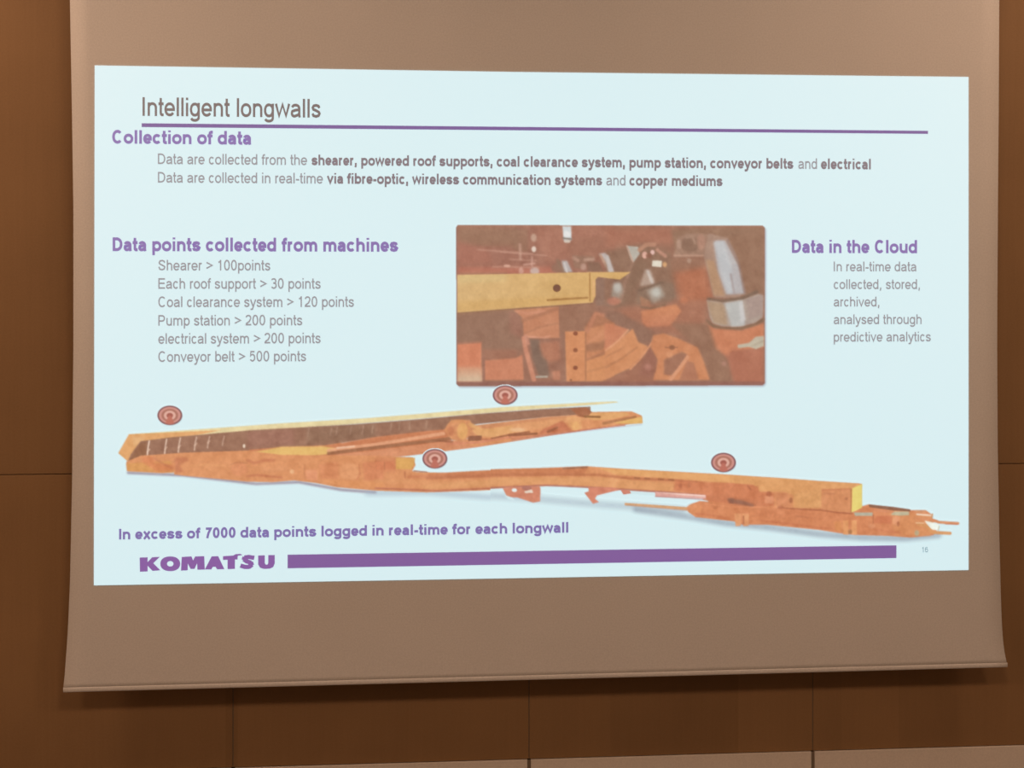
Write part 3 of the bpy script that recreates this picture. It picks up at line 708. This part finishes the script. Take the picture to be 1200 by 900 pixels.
# far end
P(Z, [(532, 505), (560, 498), (640, 488.5), (692, 485), (700, 492), (640, 500), (560, 512), (535, 514)], (206, 140, 102), b=.5)
P(Z, [(560, 508), (580, 500), (620, 496), (660, 492), (690, 483), (740, 482), (752, 487), (752.5, 495), (690, 503), (640, 511), (600, 517), (556, 523), (540, 520)], OR, b=.5)
P(Gf, [(750, 290), (900, 280), (1200, 235), (1200, 290), (920, 350), (800, 340)], OY, b=.7, col2=(220, 162, 112)); E(Gf, 1120, 285, 50, 16, (232, 180, 138), .9, 1.2)
Ln(Gf, [(910, 360), (1050, 330), (1200, 308)], 16, (156, 98, 72), .9, .5); P(Gf, [(720, 340), (830, 335), (830, 375), (725, 380)], (144, 92, 72), b=.5); Ln(Gf, [(830, 365), (900, 370)], 14, (180, 110, 84), .9, .5)
Ln(Gf, [(560, 400), (800, 390), (1200, 325)], 16, (206, 132, 104), .9, .5)
# shearer drum
E(Gf, 650, 290, 100, 80, (206, 138, 98), 1, .8); P(Gf, [(535, 290), (590, 220), (740, 215), (760, 270), (700, 385), (600, 370)], (206, 138, 98), b=.7)
E(Gf, 680, 300, 42, 66, (218, 160, 104), 1, .8); E(Gf, 590, 300, 26, 40, (192, 118, 86), .8, 1); Ln(Gf, [(600, 225), (700, 225)], 20, (212, 146, 100), .9, .8)
Ln(Gf, [(740, 250), (790, 275), (830, 300)], 30, OY, .95, .8); Ln(Gf, [(470, 375), (600, 385)], 14, (150, 96, 74), .8, .6)
# right end details
P(Hf, [(0, 240), (410, 190), (520, 180), (610, 200), (360, 230), (230, 270), (0, 300)], (216, 152, 108), b=.7); E(Hf, 40, 280, 60, 14, (234, 188, 146), .8, 1)
P(Hf, [(230, 280), (380, 210), (450, 290), (250, 310), (190, 320)], (192, 114, 86), .9, b=.9)
Ln(Hf, [(-20, 322), (100, 315), (185, 310)], 18, (150, 94, 70), .95, .5); Ln(Hf, [(270, 295), (340, 265)], 18, (156, 98, 74), .9, .6)
P(Hf, [(410, 185), (470, 175), (520, 200), (530, 270), (470, 295), (430, 250)], (218, 156, 108), b=.8); E(Hf, 480, 250, 30, 34, (222, 164, 108), .9, .8)
P(Hf, [(440, 120), (560, 112), (605, 150), (570, 190), (500, 180)], (160, 100, 74), b=.6)
P(Hf, [(600, 150), (860, 150), (890, 170), (760, 200), (620, 210), (560, 190)], OY, b=.5); Ln(Hf, [(550, 180), (660, 184)], 16, (138, 92, 60), .9, .5)
Ln(Hf, [(690, 232), (800, 210), (930, 186)], 22, (168, 112, 78), .9, .6); P(Hf, [(760, 230), (940, 190), (980, 180), (985, 232), (900, 236)], YL, b=.5)
Ln(Hf, [(0, 350), (200, 325), (480, 290), (700, 262), (850, 245)], 10, (194, 118, 96), .9, .5)
Ln(Hf, [(0, 362), (300, 318), (600, 284), (980, 240)], 5, (160, 130, 150), .5, .6)
# main body lower left
P(Z, [(148, 541), (165, 534), (215, 530.5), (290, 528), (330, 533), (440, 534), (484, 536), (487, 545), (483, 552), (488, 553), (520, 554), (606, 549.5), (606, 572.5), (560, 575), (500, 577), (440, 575), (395, 571), (370, 566), (345, 563), (320, 565), (290, 564.5), (215, 557.5), (204, 556), (204, 553), (190, 554.5), (149, 552)], OR, b=.5)
P(Z, [(148, 543), (200, 540), (204, 554), (149, 552)], (210, 148, 92), b=.8)
P(Ef, [(270, 490), (380, 490), (380, 540), (560, 560), (545, 620), (400, 620), (280, 540)], (208, 126, 88), .8, b=1.2)
Ln(Ef, [(380, 500), (470, 560), (540, 590)], 18, (186, 112, 84), .6, .8)
P(Ef, [(555, 500), (660, 490), (690, 520), (600, 560), (640, 620), (570, 640)], (192, 118, 88), .8, b=1)
E(Ef, 1130, 600, 76, 60, (216, 142, 104), .9, 1); Ln(Ef, [(1050, 560), (1100, 540), (1200, 545)], 8, (184, 116, 84), .7, .6)
Ln(Ef, [(700, 570), (800, 560), (1000, 570)], 12, (222, 158, 110), .6, 1)
Ln(Ff, [(0, 520), (60, 545), (150, 520), (230, 520)], 24, (190, 114, 84), .8, .9); Ln(Ff, [(0, 660), (80, 650), (300, 672)], 16, (188, 112, 84), .8, .8)
Ln(Ff, [(130, 610), (350, 590)], 30, (218, 150, 110), .7, 1.2); E(Ff, 392, 620, 20, 20, (232, 178, 136), .9, .6)
Ln(Ff, [(500, 560), (505, 680)], 12, (186, 116, 84), .7, .8); P(Ff, [(510, 610), (610, 600), (620, 700), (520, 690)], (222, 148, 114), .8, b=.9)
P(Ff, [(620, 560), (800, 530), (800, 680), (640, 690)], (204, 128, 92), .7, b=1.2)
E(Ff, 900, 620, 90, 76, (220, 152, 110), .9, .9); Ln(Ff, [(980, 560), (990, 640), (960, 690)], 12, (196, 120, 88), .7, .6)
P(Ff, [(1010, 540), (1140, 530), (1200, 560), (1200, 690), (1030, 700)], (206, 128, 94), .8, b=1)
Ln(Ff, [(1130, 530), (1200, 525)], 16, (170, 98, 70), .9, .5)
P(Ff, [(640, 690), (1200, 710), (1200, 765), (900, 750), (700, 720)], (218, 146, 98), .7, b=1)
P(Gf, [(0, 500), (160, 510), (160, 620), (0, 620)], (206, 132, 96), .8, b=1); P(Gf, [(160, 510), (310, 510), (300, 570), (280, 600), (160, 600)], (214, 160, 96), b=.6)
P(Gf, [(0, 540), (150, 535), (155, 600), (0, 610)], (204, 124, 90), .9, b=.7); Ln(Gf, [(70, 545), (72, 600)], 8, (176, 108, 78), .8, .5)
Ln(Gf, [(230, 620), (232, 665)], 12, (176, 106, 76), .8, .5); Ln(Gf, [(300, 612), (400, 622)], 9, (168, 108, 84), .9, .5)
Ln(Gf, [(260, 660), (500, 650), (1200, 632)], 22, (196, 120, 88), .7, .9)
Ln(Gf, [(0, 690), (500, 705), (1100, 700)], 26, (216, 150, 106), .7, 1.2)
P(Z, [(490, 569), (560, 563), (606, 560), (606, 569.5), (560, 571), (500, 573)], (218, 156, 108), .7, b=1.2)
P(Z, [(500, 556), (560, 552), (606, 550), (606, 559), (560, 560), (500, 562)], OD, .8, b=.9)
Ln(Z, [(500, 560), (606, 556.3)], 3, (186, 116, 84), .85, .7)
Ln(Gf, [(0, 748), (180, 755), (480, 768), (700, 758), (1000, 745)], 12, (176, 104, 88), .8, .6)
c.mottle(2.0, .9, c.cov * (c.cov > .5), 5); c.mottle(2.0, 1.6, c.cov * (c.cov > .5), 15); c.img += (np.array([5, 7, 4]) * (c.cov > .7)[..., None]); c.mottle(2.5, 3, c.cov * (c.cov > .5), 6)
c.img[:, -1] = c.img[:, -1]
keep = (np.abs(c.img - np.array(BG)).max(2) > 2.5) & (c.X < 576.2)
keep |= (np.abs(c.img - np.array(BG)).max(2) > 2.5) & (c.Y < 530)
c.build('machine_drawing', slide, -.0020, keep, 'orange longwall machine drawing, upper left')

c = Canvas(566, 538, 1128, 640, 1.25)
Ln(Z, [(560, 580), (620, 584), (700, 591), (800, 598)], 7, (170, 184, 194), .6, 2.4)
Ln(Z, [(745, 597), (810, 606), (850, 613), (900, 618), (960, 626), (1010, 630), (1060, 631), (1100, 627)], 7, (148, 158, 170), .65, 1.9)
# long conveyor
P(Z, [(560, 550.5), (640, 548.5), (690, 546.5), (730, 549.5), (850, 556), (960, 564), (1010, 567), (1008, 598), (1000, 600), (960, 600), (900, 596), (830, 590), (830, 582), (780, 577), (740, 574.5), (690, 571), (650, 569), (560, 573)], OR, b=.5)
P(Z, [(560, 551), (690, 547), (684, 556), (560, 560)], OD, .8, b=.9); Ln(Z, [(660, 549), (688, 547.5)], 2, (150, 104, 84), .8, .5)
Ln(Z, [(560, 556.5), (640, 556), (700, 556.5), (740, 561), (800, 563)], 3, (186, 116, 84), .85, .7)
for x in (744, 756, 772, 784): Ln(Z, [(x, 560 + (x - 744) * .05), (x + 5, 560.4 + (x - 744) * .05)], 2.4, (158, 98, 70), .8, .4)
P(Z, [(560, 560), (700, 559), (790, 567), (790, 576), (700, 570), (640, 567), (560, 570)], (218, 156, 108), .7, b=1)
Ln(Z, [(560, 572.5), (640, 568.7), (690, 571), (760, 575.5), (830, 580)], 2, (170, 104, 92), .8, .5)
P(Z, [(700, 548), (850, 556.5), (1010, 567.5), (995, 574), (870, 567), (720, 556)], (222, 162, 108), .9, b=.7)
# red-brown equipment
P(If, [(480, 215), (640, 235), (900, 240), (1110, 255), (1200, 300), (1200, 420), (900, 420), (690, 370), (710, 330), (460, 300)], (204, 126, 92), b=.8)
Ln(If, [(490, 225), (600, 225), (700, 240)], 10, (180, 104, 76), .7, .6); E(If, 515, 262, 14, 20, (178, 104, 78), .7, .7); E(If, 585, 255, 12, 22, (184, 112, 84), .7, .7)
P(If, [(870, 360), (1040, 360), (1150, 390), (1100, 425), (900, 400)], (140, 92, 78), .9, b=1)
P(If, [(720, 330), (900, 330), (880, 390), (720, 370)], (196, 120, 88), .8, b=1)
# pinkish plate under the conveyor
P(If, [(318, 310), (715, 335), (715, 362), (320, 346)], (216, 160, 152), b=.4); P(If, [(330, 312), (710, 335), (712, 348), (520, 334)], (240, 208, 196), .9, b=.6); Ln(If, [(320, 345), (700, 368)], 7, (182, 112, 108), .8, .5)
Ln(If, [(130, 318), (310, 330)], 5, (186, 204, 206), .7, .8); P(If, [(50, 290), (120, 298), (130, 322), (70, 328)], (200, 130, 108), b=.4)
P(If, [(80, 395), (570, 428), (570, 455), (80, 415)], (208, 156, 116), b=.45); Ln(If, [(100, 412), (560, 456)], 5, (170, 140, 140), .6, .6)
# supports underneath
c.frame(*Hf)
P(Hf, [(-70, 720), (0, 708), (60, 712), (205, 705), (215, 720), (212, 820), (160, 830), (40, 790), (-10, 790), (-40, 780)], (206, 132, 108), b=.5)
E(Hf, 18, 735, 20, 14, (226, 236, 236), 1, .5); E(Hf, 112, 720, 36, 16, (168, 110, 100), .9, .6); P(Hf, [(90, 745), (150, 730), (160, 755), (100, 758)], (232, 214, 198), b=.5)
P(Hf, [(-60, 770), (0, 790), (30, 820), (-30, 800)], BG, .8, b=.6)
P(Hf, [(575, 712), (740, 715), (830, 730), (760, 745), (640, 775), (625, 800), (655, 825), (610, 838), (580, 800), (545, 755), (578, 745)], (206, 128, 106), b=.5)
P(Hf, [(820, 735), (860, 735), (895, 755), (840, 768)], (202, 126, 108), b=.4)
# lower chassis
P(Z, [(805, 595), (812, 590), (820, 587), (870, 592), (900, 594), (1000, 600), (1004, 595), (1018, 591), (1030, 594), (1066, 598), (1085, 598), (1092, 603), (1092, 608), (1100, 610), (1090, 614), (1098, 622), (1094, 627), (1068, 630), (1040, 628), (1004, 627), (985, 625), (960, 621), (900, 615), (870, 615), (860, 611), (815, 606), (807, 600)], (208, 132, 94), b=.5)
P(Z, [(1040, 597), (1090, 604), (1095, 622), (1090, 628), (1050, 628)], (212, 142, 98), .8, b=1)
E(If, 625, 440, 60, 40, (214, 140, 98), .9, .8); E(If, 780, 440, 40, 26, (206, 128, 90), .7, .9); Ln(If, [(640, 480), (800, 500), (900, 520)], 14, (194, 114, 82), .7, .8)
E(If, 790, 435, 16, 10, (186, 112, 80), .7, .6)
for q in (965, 1025): P(If, [(q - 28, 480), (q + 26, 480), (q + 24, 575), (q - 18, 578)], (220, 152, 110), .95, b=.5)
Ln(If, [(1008, 500), (1010, 560)], 10, (170, 100, 74), .8, .5)
Ln(If, [(700, 400), (900, 425), (1200, 430)], 9, (222, 148, 112), .7, .6)
# body of the far unit
P(Jf, [(0, 140), (400, 160), (820, 195), (1180, 215), (1110, 262), (820, 262), (820, 430), (560, 440), (560, 320), (470, 290), (240, 290), (180, 220), (0, 205)], (216, 154, 104), b=.6)
P(Jf, [(0, 215), (230, 240), (240, 300), (380, 300), (380, 430), (0, 420)], (200, 122, 88), .9, b=.8); Ln(Jf, [(130, 235), (160, 270)], 16, (174, 102, 76), .7, .6)
P(Jf, [(-60, 350), (80, 370), (190, 410), (180, 430), (0, 400)], (142, 98, 84), .8, b=1)
P(Jf, [(290, 330), (370, 330), (370, 400), (290, 400)], (216, 144, 110), .9, b=.6); E(Jf, 330, 310, 26, 24, (170, 98, 72), .9, .6)
P(Jf, [(385, 300), (500, 300), (540, 430), (400, 430)], (204, 132, 96), .9, b=.8); E(Jf, 535, 370, 16, 26, (164, 100, 72), .9, .6)
P(Jf, [(560, 310), (820, 270), (810, 440), (600, 440)], (216, 156, 106), .9, b=1.2)
P(Jf, [(830, 265), (1100, 262), (1100, 490), (825, 460)], (210, 140, 100), b=.7); Ln(Jf, [(830, 275), (1090, 262)], 12, (196, 122, 86), .8, .6); Ln(Jf, [(1100, 265), (1098, 480)], 10, (168, 110, 66), .8, .5)
Ln(Jf, [(850, 305), (940, 310)], 16, (186, 116, 84), .7, .7); E(Jf, 1055, 355, 16, 14, (178, 110, 82), .8, .6)
Ln(Jf, [(420, 440), (640, 455), (820, 462), (960, 485), (1110, 495)], 14, (164, 96, 72), .8, .6); E(Jf, 440, 440, 30, 18, (180, 108, 80), .7, .8)
P(Jf, [(1110, 260), (1200, 222), (1200, 440), (1140, 470), (1108, 480)], (224, 200, 116), b=.45)
c.frame(*Z); P(Z, [(1000, 571.5), (1010.3, 567.3), (1010, 594), (1002, 598.5), (998, 600)], (224, 202, 118), b=.45)

P(Jf, [(200, 440), (420, 450), (820, 490), (1000, 500), (1000, 560), (600, 560), (200, 520)], (204, 128, 92), .8, b=1.2)
Ln(Jf, [(250, 560), (500, 590), (740, 620), (920, 640)], 16, (192, 112, 82), .7, .8); Ln(Jf, [(580, 520), (700, 530)], 12, (180, 110, 80), .6, .7)
for q in (1050, 1130): P(Jf, [(q - 28, 560), (q + 22, 555), (q + 24, 694), (q - 26, 690)], (222, 154, 106), .95, b=.5)
E(Jf, 1090, 665, 20, 22, (160, 110, 74), .8, .7); P(Jf, [(940, 570), (1010, 570), (1020, 670), (950, 650)], (212, 140, 92), .8, b=.8)
# far tail: grey tray, dark bar, forks
P(Kf, [(155, 378), (320, 380), (320, 408), (165, 410)], (182, 174, 156), b=.4); P(Kf, [(285, 308), (500, 330), (650, 352), (650, 372), (500, 362), (290, 332)], (136, 92, 74), b=.45)
P(Kf, [(500, 372), (640, 372), (640, 402), (560, 408), (480, 400)], (190, 178, 150), b=.5); Ln(Kf, [(330, 360), (500, 375)], 14, (204, 132, 100), .9, .5)
P(Kf, [(350, 410), (490, 410), (490, 480), (330, 470)], (198, 116, 84), .9, b=.7); Ln(Kf, [(325, 400), (325, 470)], 9, (170, 96, 72), .7, .5); P(Kf, [(500, 410), (560, 420), (550, 500), (495, 480)], (222, 152, 116), .8, b=.6)
E(Kf, 545, 480, 12, 24, (168, 100, 72), .8, .5); Ln(Kf, [(290, 500), (400, 540), (560, 560)], 24, (200, 122, 88), .8, .9); E(Kf, 310, 500, 30, 22, (212, 144, 108), .7, .8)
E(Kf, 708, 560, 20, 26, (176, 164, 136), .85, .6)
Ln(Kf, [(700, 368), (780, 374)], 14, (206, 150, 116), .95, .5); Ln(Kf, [(710, 395), (830, 405)], 16, (234, 206, 184), .9, .5); Ln(Kf, [(845, 395), (835, 460)], 14, (188, 140, 104), .95, .4)
Ln(Kf, [(700, 430), (830, 440), (900, 465), (1070, 475)], 24, (210, 138, 100), .95, .45); Ln(Kf, [(960, 480), (1065, 482)], 8, (192, 104, 76), .8, .4)
P(Kf, [(775, 450), (860, 470), (910, 490), (890, 535), (830, 530)], (232, 236, 228), .95, b=.6)
Ln(Kf, [(720, 480), (790, 500), (850, 555), (1000, 562)], 28, (212, 148, 100), .95, .45); Ln(Kf, [(700, 470), (770, 472)], 10, (236, 196, 160), .8, .5)
Ln(Kf, [(905, 500), (895, 540)], 7, (200, 180, 140), .8, .4)
c.mottle(2.0, .9, c.cov * (c.cov > .5), 8); c.mottle(2.0, 1.6, c.cov * (c.cov > .5), 18); c.img += (np.array([5, 7, 4]) * (c.cov > .7)[..., None]); c.mottle(2.5, 3, c.cov * (c.cov > .5), 9)
keep = (np.abs(c.img - np.array(BG)).max(2) > 2.5) & (c.X > 575)
c.build('machine_drawing', slide, -.0021, keep, 'orange longwall machine drawing, lower right')

# ---- the four round signal badges
for cx, cy in ((199, 486.7), (592, 463), (509.6, 537.6), (847.8, 542)):
    c = Canvas(cx - 19, cy - 15, cx + 21, cy + 18, 2.2)
    base = np.array(BG, float)
    c.frame(0, 0, 1)
    c.ell(cx + 3, cy + 4, 13, 9.5, (178, 196, 200), .55, 1.6)
    c.ell(cx, cy, 14.6, 11.4, (134, 92, 94), 1, .4)
    c.ell(cx, cy - .1, 12.8, 9.8, (206, 148, 136), 1, .5)
    c.ell(cx, cy + 0, 9.9, 7.6, (172, 116, 100), .95, .5)
    c.ell(cx, cy + .1, 7.0, 5.6, (222, 174, 158), 1, .5)
    c.ell(cx, cy + .2, 3.8, 3.0, (166, 98, 86), 1, .5)
    c.poly([(cx - 1.5, cy + .5), (cx + 1.5, cy + .5), (cx + 5.4, cy + 9.6), (cx, cy + 10.8), (cx - 5.4, cy + 9.6)], (190, 116, 100), 1, .6)
    keep = ((c.X - cx) / 15.4) ** 2 + ((c.Y - cy) / 12.2) ** 2 < 1
    c.build('signal_badge', slide, -.0024, keep)

# ---------------------------------------------------------------- light: warm downlights along the ceiling, in front of the wall
WARM = (1.0, .66, .455)
def lamp(x, y, z, size, w, name='downlight', tilt=0.0, col=WARM):
    l = bpy.data.lights.new(name, 'AREA'); l.shape = 'DISK'; l.size = size; l.energy = w; l.color = col
    o = bpy.data.objects.new(name, l); C.objects.link(o); o.location = (x, y, z); o.rotation_euler = (tilt, 0, 0)
    return o
lamp(-2.25, -.6, ZC - .03, .25, 19); lamp(2.75, -.6, ZC - .03, .25, 8)
for x, w in ((-2.8, 14), (-.5, 6), (1.6, 6), (3.4, 14)):
    lamp(x, -1.05, ZC - .03, .35, w)
for x in (-2.5, 0.4, 3.3):
    lamp(x, -3.6, ZC - .03, .8, 36)
w = bpy.data.worlds.new('World'); bpy.context.scene.world = w; w.use_nodes = True
w.node_tree.nodes['Background'].inputs[0].default_value = (1, .8, .6, 1)
w.node_tree.nodes['Background'].inputs[1].default_value = .04

# ---------------------------------------------------------------- camera
cam = bpy.data.cameras.new('camera'); co = bpy.data.objects.new('camera', cam); C.objects.link(co)
co.location = (0, -D, H); co.rotation_euler = (math.pi / 2, 0, -TH)
cam.sensor_width = 36; cam.lens = F / 1200 * 36; cam.shift_y = -(450 - HY) / 1200
cam.dof.use_dof = True; cam.dof.focus_distance = 3.9; cam.dof.aperture_fstop = 4.0
bpy.context.scene.camera = co
vs = bpy.context.scene.view_settings
vs.view_transform = 'Standard'; vs.look = 'None'; vs.gamma = 1; vs.exposure = 0; vs.use_curve_mapping = False
